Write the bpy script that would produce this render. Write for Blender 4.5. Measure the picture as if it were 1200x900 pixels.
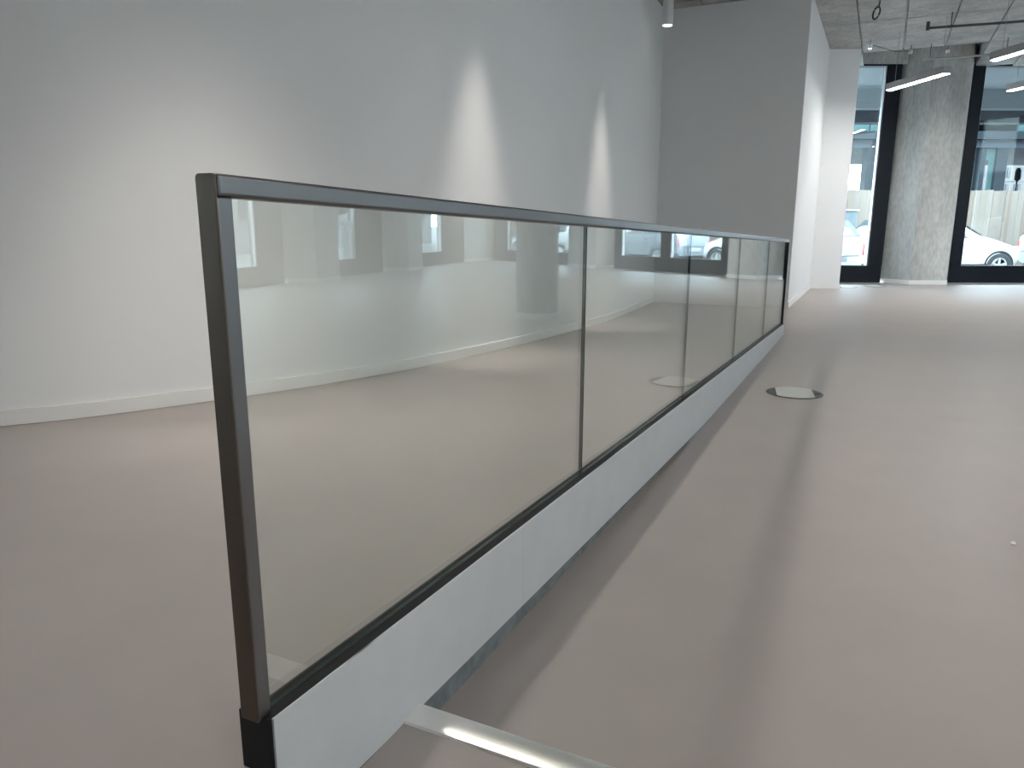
import bpy, bmesh, math, random
from mathutils import Vector, Matrix

random.seed(7)
sc = bpy.context.scene
COL = sc.collection
for o in list(bpy.data.objects):
    bpy.data.objects.remove(o)

# ------------------------------------------------------------------ camera
PITCH = 0.21426
cam_d = bpy.data.cameras.new('camera')
cam_d.sensor_width = 36.0
cam_d.lens = 868.55 / 1200 * 36
cam_d.clip_end = 500
cam = bpy.data.objects.new('camera', cam_d)
COL.objects.link(cam)
cam.matrix_world = (Matrix.Translation((0, 0, 1.05)) @ Matrix.Rotation(math.pi / 2 - PITCH, 4, 'X')
                    @ Matrix.Rotation(0.0014, 4, 'Z'))
sc.camera = cam

# ------------------------------------------------------------------ view
sc.view_settings.view_transform = 'Standard'
sc.view_settings.look = 'None'
sc.view_settings.gamma = 1.0
sc.view_settings.use_curve_mapping = False
sc.view_settings.exposure = 1.2

# ------------------------------------------------------------------ sky: flat bright overcast
SKY = 11.0
world = bpy.data.worlds.new('overcast_sky')
sc.world = world
world.use_nodes = True
bg = world.node_tree.nodes['Background']
bg.inputs['Color'].default_value = (0.70, 0.88, 1.0, 1)
bg.inputs['Strength'].default_value = SKY

PENDANT_POWER = 44.0
SPOT_POWER = 60.0

# ------------------------------------------------------------------ frames of reference
# the balustrade frame: t runs along the glass (0 at the first joint), o to its right
PSI = 0.4542
DR = Vector((math.sin(PSI), math.cos(PSI), 0))
NR = Vector((DR.y, -DR.x, 0))
J1 = Vector((0.2152, 2.2250, 0))
SL, B0, GH = -0.031, 0.2764, 0.7635     # slope, glass foot height, glass height
PL = 1.3691                              # glass panel pitch
T0, TE = -1.357, 5.384
HC = 3.67                                # ceiling


def W(t, o, z=0.0):
    p = J1 + DR * t + NR * o
    return Vector((p.x, p.y, z))


def zb(t):
    return B0 + SL * t


def S(t, o, dz):
    return W(t, o, zb(t) + dz)


def zramp(t):
    if t < -1.75:
        t = -1.75
    return max(0.0, zb(t) - 0.10)


# second facade, runs back along the right hand side of the room
FB = Vector((11.03, 4.96, 0))
FE = Vector((4.54, 7.30, 0)).normalized()
FN = Vector((FE.y, -FE.x, 0))            # outwards


def F2(s, n, z=0.0):
    p = FB + FE * s + FN * n
    return Vector((p.x, p.y, z))


# ------------------------------------------------------------------ mesh helpers
class MB:
    def __init__(self):
        self.v, self.f, self.mi, self.sm = [], [], [], []

    def face(self, idx, m=0, smooth=False):
        self.f.append(idx); self.mi.append(m); self.sm.append(smooth)

    def hexa(self, b, t, m=0):
        """b, t: four corners each, counter-clockwise seen from above"""
        n = len(self.v)
        self.v += [tuple(p) for p in b] + [tuple(p) for p in t]
        for q in ((3, 2, 1, 0), (4, 5, 6, 7), (0, 1, 5, 4), (1, 2, 6, 5), (2, 3, 7, 6), (3, 0, 4, 7)):
            self.face([n + i for i in q], m)
        return self

    def box(self, x0, x1, y0, y1, z0, z1, m=0):
        c = [(x0, y0), (x1, y0), (x1, y1), (x0, y1)]
        return self.hexa([(x, y, z0) for x, y in c], [(x, y, z1) for x, y in c], m)

    def prism(self, pts, z0, z1, m=0):
        a = sum(pts[i][0] * pts[(i + 1) % len(pts)][1] - pts[(i + 1) % len(pts)][0] * pts[i][1] for i in range(len(pts)))
        if a < 0:
            pts = pts[::-1]
        n, k = len(self.v), len(pts)
        z0f = z0 if callable(z0) else (lambda p: z0)
        z1f = z1 if callable(z1) else (lambda p: z1)
        self.v += [(p[0], p[1], z0f(p)) for p in pts] + [(p[0], p[1], z1f(p)) for p in pts]
        self.face([n + i for i in range(k)][::-1], m)
        self.face([n + k + i for i in range(k)], m)
        for i in range(k):
            j = (i + 1) % k
            self.face([n + i, n + j, n + k + j, n + k + i], m)
        return self

    def sbox(self, t0, t1, o0, o1, d0, d1, m=0):
        """box that follows the slope of the balustrade"""
        c = [(t0, o0), (t0, o1), (t1, o1), (t1, o0)]
        return self.hexa([S(t, o, d0) for t, o in c], [S(t, o, d1) for t, o in c], m)

    def tobox(self, t0, t1, o0, o1, z0, z1, m=0):
        c = [(t0, o0), (t0, o1), (t1, o1), (t1, o0)]
        return self.hexa([W(t, o, z0) for t, o in c], [W(t, o, z1) for t, o in c], m)

    def f2box(self, s0, s1, n0, n1, z0, z1, m=0):
        return self.prism([F2(s0, n0)[:2], F2(s1, n0)[:2], F2(s1, n1)[:2], F2(s0, n1)[:2]], z0, z1, m)

    def tube(self, pts, r, seg=8, m=0, closed=False, cap=True):
        pts = [Vector(p) for p in pts]
        n0, k = len(self.v), len(pts)
        for i, p in enumerate(pts):
            if closed:
                d = pts[(i + 1) % k] - pts[i - 1]
            else:
                d = pts[min(i + 1, k - 1)] - pts[max(i - 1, 0)]
            d.normalize()
            a = Vector((0, 0, 1)) if abs(d.z) < .9 else Vector((1, 0, 0))
            u = d.cross(a).normalized(); w = d.cross(u)
            rr = r[i] if isinstance(r, (list, tuple)) else r
            for j in range(seg):
                t = 2 * math.pi * j / seg
                self.v.append(tuple(p + (u * math.cos(t) + w * math.sin(t)) * rr))
        for i in range(k if closed else k - 1):
            i2 = (i + 1) % k
            for j in range(seg):
                j2 = (j + 1) % seg
                self.face([n0 + i * seg + j, n0 + i * seg + j2, n0 + i2 * seg + j2, n0 + i2 * seg + j], m, True)
        if cap and not closed:
            self.face([n0 + j for j in range(seg)][::-1], m)
            self.face([n0 + (k - 1) * seg + j for j in range(seg)], m)
        return self

    def lathe(self, prof, seg=32, org=(0, 0, 0), axis='Z', m=0):
        """prof: (radius, height) list"""
        n0, k = len(self.v), len(prof)
        for r, h in prof:
            for j in range(seg):
                t = 2 * math.pi * j / seg
                a, b = r * math.cos(t), r * math.sin(t)
                p = (a, b, h) if axis == 'Z' else ((a, h, b) if axis == 'Y' else (h, a, b))
                self.v.append((org[0] + p[0], org[1] + p[1], org[2] + p[2]))
        for i in range(k - 1):
            for j in range(seg):
                j2 = (j + 1) % seg
                self.face([n0 + i * seg + j, n0 + i * seg + j2, n0 + (i + 1) * seg + j2, n0 + (i + 1) * seg + j], m, True)
        if prof[0][0] > 1e-6:
            self.face([n0 + j for j in range(seg)][::-1], m)
        if prof[-1][0] > 1e-6:
            self.face([n0 + (k - 1) * seg + j for j in range(seg)], m)
        return self

    def mesh(self, name, mats):
        me = bpy.data.meshes.new(name)
        me.from_pydata(self.v, [], self.f)
        for m in (mats if isinstance(mats, (list, tuple)) else [mats]):
            me.materials.append(m)
        for p, mi, s in zip(me.polygons, self.mi, self.sm):
            p.material_index = mi
            p.use_smooth = s
        bm = bmesh.new(); bm.from_mesh(me)
        bmesh.ops.remove_doubles(bm, verts=bm.verts, dist=1e-6)
        bmesh.ops.recalc_face_normals(bm, faces=bm.faces)
        bm.to_mesh(me); bm.free()
        me.set_sharp_from_angle(angle=math.radians(38))
        return me


WL = {}                                    # world location of every object (none is rotated by its parent)


def link(o, parent=None, loc=None):
    COL.objects.link(o)
    pl = WL.get(o_key(parent), Vector((0, 0, 0))) if parent else Vector((0, 0, 0))
    if parent:
        o.parent = parent
    if loc is None:                        # mesh already in world coordinates
        o.location = -pl
        WL[o_key(o)] = Vector((0, 0, 0))
    else:
        o.location = loc
        WL[o_key(o)] = pl + Vector(loc)
    return o


def o_key(o):
    return o.name if o else None


def tag(o, label=None, cat=None, group=None, kind=None):
    if label: o['label'] = label
    if cat: o['category'] = cat
    if group: o['group'] = group
    if kind: o['kind'] = kind
    return o


def part(name, mb, mat, parent=None, loc=None, bevel=0, seg=2, label=None):
    me = mb.mesh(name, mat) if isinstance(mb, MB) else mb
    o = bpy.data.objects.new(name, me)
    link(o, parent, loc)
    if bevel:
        b = o.modifiers.new('bevel', 'BEVEL'); b.width = bevel; b.segments = seg; b.limit_method = 'ANGLE'
        b.harden_normals = False
    if label: o['label'] = label
    return o


def thing(name, label, cat, loc, group=None, kind=None):
    o = bpy.data.objects.new(name, None)
    o.empty_display_size = 0.1
    link(o, None, Vector(loc))
    tag(o, label, cat, group, kind)
    return o


def struct(name, mb, mat, label, cat, parent=None, bevel=0):
    o = part(name, mb, mat, parent, bevel=bevel)
    if parent is None:
        tag(o, label, cat, None, 'structure')
    return o


def structroot(name, label, cat, loc=(0, 0, 0)):
    return thing(name, label, cat, loc, None, 'structure')


def copy_tree(o, parent=None, loc=None):
    c = o.copy(); COL.objects.link(c)
    if parent: c.parent = parent
    if loc is not None: c.location = loc
    for ch in o.children:
        copy_tree(ch, c)
    return c


# ------------------------------------------------------------------ materials
MATS = {}


def new_mat(name):
    m = bpy.data.materials.new(name); m.use_nodes = True
    MATS[name] = m
    nt = m.node_tree
    return m, nt, nt.nodes['Principled BSDF']


def N(nt, typ, **kw):
    n = nt.nodes.new(typ)
    for k, v in kw.items():
        setattr(n, k, v)
    return n


def plain(name, col, rough=.5, metal=0., spec=.5, var=0., vscale=6., bump=0., bscale=120., stretch=None, coat=0.):
    """principled with position-driven colour variation and fine relief"""
    m, nt, p = new_mat(name)
    p.inputs['Base Color'].default_value = (*col, 1)
    p.inputs['Roughness'].default_value = rough
    p.inputs['Metallic'].default_value = metal
    p.inputs['Specular IOR Level'].default_value = spec
    if coat:
        p.inputs['Coat Weight'].default_value = coat
        p.inputs['Coat Roughness'].default_value = .05
    geo = N(nt, 'ShaderNodeNewGeometry')
    vec = geo.outputs['Position']
    if stretch:
        mp = N(nt, 'ShaderNodeMapping')
        mp.inputs['Scale'].default_value = stretch
        nt.links.new(vec, mp.inputs['Vector']); vec = mp.outputs['Vector']
    if var:
        no = N(nt, 'ShaderNodeTexNoise')
        no.inputs['Scale'].default_value = vscale
        no.inputs['Detail'].default_value = 6
        no.inputs['Roughness'].default_value = .6
        nt.links.new(vec, no.inputs['Vector'])
        cr = N(nt, 'ShaderNodeValToRGB')
        cr.color_ramp.elements[0].position = .3
        cr.color_ramp.elements[1].position = .7
        cr.color_ramp.elements[0].color = (*[max(0, c * (1 - var)) for c in col], 1)
        cr.color_ramp.elements[1].color = (*[min(1, c * (1 + var)) for c in col], 1)
        nt.links.new(no.outputs['Fac'], cr.inputs['Fac'])
        nt.links.new(cr.outputs['Color'], p.inputs['Base Color'])
    if bump:
        nb = N(nt, 'ShaderNodeTexNoise')
        nb.inputs['Scale'].default_value = bscale
        nb.inputs['Detail'].default_value = 3
        nt.links.new(vec, nb.inputs['Vector'])
        bp = N(nt, 'ShaderNodeBump')
        bp.inputs['Strength'].default_value = bump
        bp.inputs['Distance'].default_value = .002
        nt.links.new(nb.outputs['Fac'], bp.inputs['Height'])
        nt.links.new(bp.outputs['Normal'], p.inputs['Normal'])
    return m


def emit(name, col, strength):
    m, nt, p = new_mat(name)
    p.inputs['Base Color'].default_value = (.8, .8, .8, 1)
    p.inputs['Emission Color'].default_value = (*col, 1)
    p.inputs['Emission Strength'].default_value = strength
    return m


def thin_glass(name, tint, ior=1.5):
    """a pane: passes light straight through, mirrors by the Fresnel law on both faces"""
    m, nt, p = new_mat(name)
    nt.nodes.remove(p)
    out = nt.nodes['Material Output']
    tr = N(nt, 'ShaderNodeBsdfTransparent'); tr.inputs['Color'].default_value = (*tint, 1)
    gl = N(nt, 'ShaderNodeBsdfGlossy'); gl.inputs['Roughness'].default_value = 0.0
    gl.inputs['Color'].default_value = (.97, 1, .99, 1)
    geo = N(nt, 'ShaderNodeNewGeometry')
    mr = N(nt, 'ShaderNodeMapRange')
    mr.inputs['To Min'].default_value = ior
    mr.inputs['To Max'].default_value = 1 / ior
    fr = N(nt, 'ShaderNodeFresnel')
    mx = N(nt, 'ShaderNodeMixShader')
    nt.links.new(geo.outputs['Backfacing'], mr.inputs['Value'])
    nt.links.new(mr.outputs['Result'], fr.inputs['IOR'])
    nt.links.new(fr.outputs['Fac'], mx.inputs['Fac'])
    nt.links.new(tr.outputs['BSDF'], mx.inputs[1])
    nt.links.new(gl.outputs['BSDF'], mx.inputs[2])
    nt.links.new(mx.outputs['Shader'], out.inputs['Surface'])
    return m


def concrete(name, col, streak=(1, 1, .35)):
    m, nt, p = new_mat(name)
    p.inputs['Roughness'].default_value = .75
    geo = N(nt, 'ShaderNodeNewGeometry')
    mp = N(nt, 'ShaderNodeMapping'); mp.inputs['Scale'].default_value = streak
    nt.links.new(geo.outputs['Position'], mp.inputs['Vector'])
    n1 = N(nt, 'ShaderNodeTexNoise'); n1.inputs['Scale'].default_value = 2.2; n1.inputs['Detail'].default_value = 9; n1.inputs['Roughness'].default_value = .65
    n2 = N(nt, 'ShaderNodeTexNoise'); n2.inputs['Scale'].default_value = 26; n2.inputs['Detail'].default_value = 5
    nt.links.new(mp.outputs['Vector'], n1.inputs['Vector'])
    nt.links.new(mp.outputs['Vector'], n2.inputs['Vector'])
    c1 = N(nt, 'ShaderNodeValToRGB')
    c1.color_ramp.elements[0].position = .32; c1.color_ramp.elements[1].position = .68
    c1.color_ramp.elements[0].color = (*[c * .72 for c in col], 1)
    c1.color_ramp.elements[1].color = (*[min(1, c * 1.22) for c in col], 1)
    nt.links.new(n1.outputs['Fac'], c1.inputs['Fac'])
    c2 = N(nt, 'ShaderNodeValToRGB')
    c2.color_ramp.elements[0].position = .3; c2.color_ramp.elements[1].position = .62
    c2.color_ramp.elements[0].color = (.78, .78, .78, 1); c2.color_ramp.elements[1].color = (1, 1, 1, 1)
    nt.links.new(n2.outputs['Fac'], c2.inputs['Fac'])
    mu = N(nt, 'ShaderNodeMix', data_type='RGBA', blend_type='MULTIPLY')
    mu.inputs[0].default_value = 1
    nt.links.new(c1.outputs['Color'], mu.inputs[6]); nt.links.new(c2.outputs['Color'], mu.inputs[7])
    nt.links.new(mu.outputs[2], p.inputs['Base Color'])
    vo = N(nt, 'ShaderNodeTexVoronoi'); vo.inputs['Scale'].default_value = 9
    nt.links.new(geo.outputs['Position'], vo.inputs['Vector'])
    lt = N(nt, 'ShaderNodeMath', operation='LESS_THAN'); lt.inputs[1].default_value = .07
    nt.links.new(vo.outputs['Distance'], lt.inputs[0])
    sb = N(nt, 'ShaderNodeMath', operation='SUBTRACT')
    nt.links.new(n2.outputs['Fac'], sb.inputs[0]); nt.links.new(lt.outputs[0], sb.inputs[1])
    bp = N(nt, 'ShaderNodeBump'); bp.inputs['Strength'].default_value = .35; bp.inputs['Distance'].default_value = .003
    nt.links.new(sb.outputs[0], bp.inputs['Height'])
    nt.links.new(bp.outputs['Normal'], p.inputs['Normal'])
    return m


def brushed(name, col, rough=.3):
    m = plain(name, col, rough, 1.0, .5, var=.06, vscale=2, bump=.12, bscale=260, stretch=(1, 1, .02))
    return m


m_wall = plain('white_wall_paint', (.79, .80, .81), .85, spec=.25, var=.012, vscale=1.2, bump=.10, bscale=420)
m_base = plain('baseboard_paint', (.80, .80, .79), .45, var=.01)
m_floor = plain('grey_vinyl', (.375, .335, .315), .42, spec=.45, var=.035, vscale=3.0, bump=.05, bscale=600)
m_ceil = concrete('ceiling_concrete', (.43, .43, .425), (1, 1, 1))
m_col = concrete('column_concrete', (.50, .505, .49))
m_steel = brushed('brushed_steel', (.19, .187, .19), .33)
m_steel_shade = brushed('shaded_end_steel', (.13, .105, .085), .45)  # shade of the end face put into a darker steel colour
m_black = plain('black_base_profile', (.012, .012, .013), .6, spec=.25, var=.1, vscale=30)
m_fascia = plain('white_fascia_board', (.56, .58, .60), .5, var=.03, vscale=9, bump=.04)
m_plinth = plain('grey_screed_plinth', (.16, .18, .19), .8, var=.35, vscale=18, bump=.3, bscale=60)
m_glass = thin_glass('balustrade_glass', (.94, .96, .945), 1.68)
m_glass_edge = plain('glass_edge', (.02, .03, .028), .2)
m_pane = thin_glass('window_glass', (.95, .97, .97))
m_frame = plain('anthracite_window_frame', (.007, .010, .016), .5, spec=.2, var=.05, vscale=4)
m_alu = plain('bright_aluminium_bead', (.75, .77, .78), .35, .0)
m_alunose = brushed('aluminium_nosing', (.92, .90, .87), .30)
m_fb_ring = plain('floor_box_plastic', (.055, .055, .06), .5, var=.1, vscale=40)
m_fb_lid = plain('floor_box_lid', (.52, .52, .49), .4, var=.03, vscale=30)
m_whiteplast = plain('white_powder_coat', (.75, .75, .75), .4, var=.01)
m_greyplast = plain('silver_grey_housing', (.30, .31, .32), .4, var=.02)
m_darkpipe = plain('dark_grey_pipe', (.06, .065, .065), .45, var=.1, vscale=20)
m_lightpipe = plain('light_grey_conduit', (.32, .33, .33), .45, var=.1, vscale=20)
m_cable = plain('black_cable', (.01, .01, .01), .5)
m_wire = plain('steel_wire', (.35, .35, .35), .35, .8)
m_led = emit('led_diffuser', (1.0, .98, .95), PENDANT_POWER)
m_spotlens = emit('spot_lens', (1.0, .93, .82), 3.0)

# ------------------------------------------------------------------ setting: floors
# room outline limits used to clip floors and ceiling: window wall at y = 13.5, second facade, back wall y = -4
YF = 13.5


def clip(poly, lims):
    for (nx, ny, c) in lims:               # keep nx*x + ny*y <= c
        out = []
        for i in range(len(poly)):
            a, b = poly[i], poly[(i + 1) % len(poly)]
            da, db = nx * a[0] + ny * a[1] - c, nx * b[0] + ny * b[1] - c
            if da <= 0: out.append(a)
            if (da < 0 < db) or (db < 0 < da):
                k = da / (da - db)
                out.append((a[0] + (b[0] - a[0]) * k, a[1] + (b[1] - a[1]) * k))
        poly = out
        if len(poly) < 3: return []
    return poly


YB = -4.0
LIMS = [(0, 1, YF), (FN.x, FN.y, FN.dot(FB)), (0, -1, -YB), (-1, 0, 7.0)]

T_NOSE0, T_NOSE1, ZF = -1.026, -0.977, 0.088


def topoly(l):
    return [tuple(W(t, o)[:2]) for t, o in l]


fl = MB()
fl.prism(clip(topoly([(T_NOSE1, .007), (T_NOSE1, 16), (20, 16), (20, -3.2), (5.69, -3.2), (5.69, .007)]), LIMS), -.25, 0)
struct('floor', fl, m_floor, 'level grey vinyl floor of the room right of the glass balustrade', 'floor')
fl = MB()
fl.prism(clip(topoly([(-12, .03), (-12, 16), (T_NOSE1, 16), (T_NOSE1, .03)]), LIMS), -.25, ZF)
struct('floor_landing', fl, m_floor, 'slightly raised grey vinyl floor in front of the metal edge strip', 'floor')
fl = MB()
fl.prism(clip(topoly([(-12, -9), (-12, .03), (-1.37, .03), (-1.37, -9)]), LIMS), -.25, zb(-1.37) - .10)
struct('floor_upper', fl, m_floor, 'upper grey vinyl floor before the top of the ramp', 'floor')
rp = MB()
ts = [-1.37, 5.69]
rp.hexa([W(-1.37, -4.2, -.25), W(-1.37, -.020, -.25), W(5.69, -.020, -.25), W(5.69, -4.2, -.25)],
        [W(-1.37, -4.2, zb(-1.37) - .10), W(-1.37, -.020, zb(-1.37) - .10), W(5.69, -.020, 0), W(5.69, -4.2, 0)])
struct('floor_ramp', rp, m_floor, 'grey vinyl ramp falling away between curved wall and glass balustrade', 'ramp')

# ------------------------------------------------------------------ setting: curved left wall
ctrl = [(-7.6, -7.6), (-5.4, -7.35), (-3.7, -6.1), (-2.35, -4.55), (-1.2, -3.27), (-.3, -2.57), (.25, -2.31), (.77, -2.13), (1.3, -1.99), (1.98, -1.875), (3.2, -1.80),
        (4.83, -1.80), (6.3, -1.85), (7.85, -1.93)]


def catmull(P, n=10):
    out = []
    for i in range(len(P) - 1):
        p0, p1, p2, p3 = P[max(i - 1, 0)], P[i], P[i + 1], P[min(i + 2, len(P) - 1)]
        for k in range(n):
            u = k / n
            out.append(tuple(.5 * (2 * b + (c - a) * u + (2 * a - 5 * b + 4 * c - d) * u * u + (3 * b - a - 3 * c + d) * u ** 3)
                             for a, b, c, d in zip(p0, p1, p2, p3)))
    out.append(P[-1])
    return out


wl = catmull(ctrl, 12)
# relax the measured plan so that the arc has no kinks
for _ in range(25):
    wl = [wl[0]] + [tuple((wl[i - 1][k] + 2 * wl[i][k] + wl[i + 1][k]) / 4 for k in (0, 1)) for i in range(1, len(wl) - 1)] + [wl[-1]]


def strip(path, d0, d1, z0f, z1f):
    """solid strip along a plan path, between offsets d0 and d1 to the right of it"""
    mb = MB()
    L, R = [], []
    for i, (t, o) in enumerate(path):
        a, b = path[max(i - 1, 0)], path[min(i + 1, len(path) - 1)]
        dx, dy = b[0] - a[0], b[1] - a[1]
        l = math.hypot(dx, dy); nx, ny = -dy / l, dx / l      # (t,o): right-hand offset is +o
        L.append((t + nx * d0, o + ny * d0)); R.append((t + nx * d1, o + ny * d1))
    k = len(path)
    for i in range(k):
        (ta, oa), (tb, ob) = L[i], R[i]
        zl, zh = z0f(path[i][0]), z1f(path[i][0])
        mb.v += [tuple(W(ta, oa, zl)), tuple(W(tb, ob, zl)), tuple(W(tb, ob, zh)), tuple(W(ta, oa, zh))]
    for i in range(k - 1):
        a, b = 4 * i, 4 * i + 4
        for j in range(4):
            j2 = (j + 1) % 4
            mb.face([a + j, a + j2, b + j2, b + j], 0, False)
    mb.face([0, 1, 2, 3]); mb.face([4 * (k - 1) + j for j in range(4)][::-1])
    return mb


w = part('wall_left', strip(wl, -.18, 0, lambda t: -.2, lambda t: HC), m_wall)
tag(w, 'long white wall curving along the left side of the ramp', 'wall', None, 'structure')
for p in w.data.polygons: p.use_smooth = abs(p.normal.z) < .3
w.data.set_sharp_from_angle(angle=math.radians(38))
w = part('baseboard_left', strip(wl, .001, .014, lambda t: zramp(t) + .0025, lambda t: zramp(t) + .070), m_base)
tag(w, 'white baseboard following the foot of the curved wall', 'baseboard', None, 'structure')

# ------------------------------------------------------------------ setting: white walls at the far end
TA, OA = 7.85, -.20
B1 = W(11.05, OA); B2 = Vector((5.37, B1.y, 0))
w = MB().tobox(TA, TA + .14, -2.1, OA, 0, HC)
struct('wall_far', w, m_wall, 'white end wall facing down the ramp, in shade', 'wall')
w = MB().prism([tuple(W(TA + .14, OA)[:2]), tuple(B1[:2]), (B1.x - .06, B1.y + .12), tuple(W(TA + .14, OA - .14)[:2])], 0, HC)
struct('wall_recess', w, m_wall, 'bright white side wall running from ramp end towards the windows', 'wall')
w = MB().prism([(B1.x, B1.y), (B2.x, B1.y), (B2.x, YF + .02), (B2.x - .14, YF + .02), (B2.x - .14, B1.y + .14), (B1.x - .06, B1.y + .14)], 0, HC + .4)
struct('wall_return', w, m_wall, 'short white wall return beside the tall left window', 'wall')
BH, BT = .075, .014
w = MB().tobox(TA - BT, TA, -1.93, OA + BT, 0, BH)
struct('baseboard_far', w, m_base, 'white baseboard at foot of the shaded end wall', 'baseboard')
w = MB().prism([tuple(W(TA, OA)[:2]), tuple(W(TA, OA + BT)[:2]), tuple(W(11.05, OA + BT)[:2]), tuple(B1[:2])], 0, BH)
struct('baseboard_recess', w, m_base, 'white baseboard at foot of the bright side wall', 'baseboard')
w = MB().prism([(B1.x, B1.y - BT), (B2.x + BT, B1.y - BT), (B2.x + BT, B1.y), (B1.x, B1.y)], 0, BH)
struct('baseboard_return', w, m_base, 'white baseboard at foot of the short wall return', 'baseboard')
# closing walls behind the camera
bb = F2((YB - FB.y) / FE.y, 0)
w = MB().box(-7.2, bb.x + .5, YB - .15, YB, 0, HC)
struct('wall_back', w, m_wall, 'plain white wall behind the camera', 'wall')
w = MB().box(-7.2, -7.0, YB, 1.0, 0, HC)
struct('wall_side', w, m_wall, 'plain white wall far left behind the camera', 'wall')

# ------------------------------------------------------------------ setting: concrete ceiling of shuttering panels
cl = structroot('ceiling', 'exposed grey concrete ceiling with shuttering panel joints', 'ceiling', (0, 0, HC))
OS = [.25 + .566 * k for k in range(-16, 17)]
TS = [9.6 + 2.0 * k for k in range(-9, 5)]
npan = 0
for i in range(len(TS) - 1):
    for j in range(len(OS) - 1):
        t0, t1, o0, o1 = TS[i], TS[i + 1], OS[j], OS[j + 1]
        if t0 > 11.5 and .2 < (o0 + o1) / 2 < 1.98: continue       # open pocket above the left window
        g = .009
        q = clip(topoly([(t0 + g, o0 + g), (t0 + g, o1 - g), (t1 - g, o1 - g), (t1 - g, o0 + g)]), LIMS)
        if len(q) < 3: continue
        a = abs(sum(q[k][0] * q[(k + 1) % len(q)][1] - q[(k + 1) % len(q)][0] * q[k][1] for k in range(len(q)))) / 2
        if a < .05: continue
        dz = random.uniform(0, .004)
        part('shuttering_panel', MB().prism(q, HC + dz, HC + .05), m_ceil, cl)
        npan += 1
mb = MB().prism(clip(topoly([(-12, -12), (-12, 16), (11.6, 16), (11.6, -12)]), LIMS), HC + .03, HC + .3)
part('slab', mb, m_ceil, cl)
mb = MB().prism(clip(topoly([(11.6, 1.95), (11.6, 16), (20, 16), (20, 1.95)]), LIMS), HC + .03, HC + .3)
part('slab', mb, m_ceil, cl)
mb = MB().prism(clip(topoly([(11.0, -1), (11.0, 2.6), (20, 2.6), (20, -1)]), LIMS), HC + .30, HC + .5)
part('slab', mb, m_ceil, cl)

# ------------------------------------------------------------------ setting: window wall opposite the camera (y = 13.5)
ZW = 3.70


def window_f1(n, x0, x1, mull, label, jl=.21, jr=.21, zl=.305):
    """frame of window n with panes between the listed mullion spans"""
    r = structroot('window_%d' % n, label, 'window', ((x0 + x1) / 2, YF, 0))
    y0, y1 = YF, YF + .14
    part('bottom_rail', MB().box(x0, x1, y0, y1, 0, zl), m_frame, r, bevel=.004)
    part('head_rail', MB().box(x0, x1, y0, y1, ZW - .03, ZW), m_frame, r)
    part('jamb', MB().box(x0, x0 + jl, y0 - .01, y1, zl, ZW - .03), m_frame, r, bevel=.004)
    part('jamb', MB().box(x1 - jr, x1, y0 - .01, y1, zl, ZW - .03), m_frame, r, bevel=.004)
    spans, a = [], x0 + jl
    for m0, m1 in mull:
        part('mullion', MB().box(m0, m1, y0, y1, zl, ZW - .03), m_frame, r, bevel=.004)
        spans.append((a, m0)); a = m1
    spans.append((a, x1 - jr))
    for p0, p1 in spans:
        part('pane', MB().box(p0, p1, y0 + .09, y0 + .098, zl, ZW - .03), m_pane, r)
        b = MB()
        b.box(p0, p0 + .018, y0 + .02, y0 + .088, zl, ZW - .03)
        b.box(p1 - .018, p1, y0 + .02, y0 + .088, zl, ZW - .03)
        part('glazing_bead', b, m_alu, r)
        la = bpy.data.lights.new('sky_portal', 'AREA')
        la.shape = 'RECTANGLE'; la.size = p1 - p0; la.size_y = ZW - zl; la.cycles.is_portal = True
        lo = bpy.data.objects.new('sky_portal', la); COL.objects.link(lo)
        lo.matrix_world = Matrix.Translation(((p0 + p1) / 2, y1 + .02, (zl + ZW) / 2)) @ Matrix.Rotation(-math.pi / 2, 4, 'X')
        lo.parent = r; lo.matrix_parent_inverse = Matrix.Translation(Vector((-(x0 + x1) / 2, -YF, 0)))
    return r


window_f1(1, 5.37, 6.655, [], 'tall window with dark frame left of the concrete column', jl=.05, jr=.255)
window_f1(2, 7.87, 11.1, [(9.42, 9.70)], 'tall two-pane window with dark frame right of the concrete column')
window_f1(3, 12.45, 15.86, [(13.9, 14.14)], 'tall two-pane window with dark frame near the far room corner', jr=.6)
w = MB().box(4.5, 16.4, YF, YF + .25, ZW, HC + .5)
struct('wall_lintel', w, m_col, 'concrete lintel above the windows opposite', 'wall')


def column(label, pts, sides, base=True):
    c = Vector((sum(p[0] for p in pts) / len(pts), sum(p[1] for p in pts) / len(pts), 0))
    r = thing('concrete_column', label, 'column', c)
    part('shaft', MB().prism(pts, 0, HC + .3), m_col, r, bevel=.006)
    for i in sides:
        a, b = Vector((*pts[i], 0)), Vector((*pts[(i + 1) % len(pts)], 0))
        d = (b - a).normalized(); n = Vector((d.y, -d.x, 0))
        if n.dot(a - c) < 0: n = -n
        q = [a - d * .002 + n * .001, b + d * .012 + n * .001, b + d * .012 + n * BT, a - d * .012 + n * BT]
        part('baseboard', MB().prism([tuple(v[:2]) for v in q], 0, BH), m_base, r, label='white baseboard strip')
    return r


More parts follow.
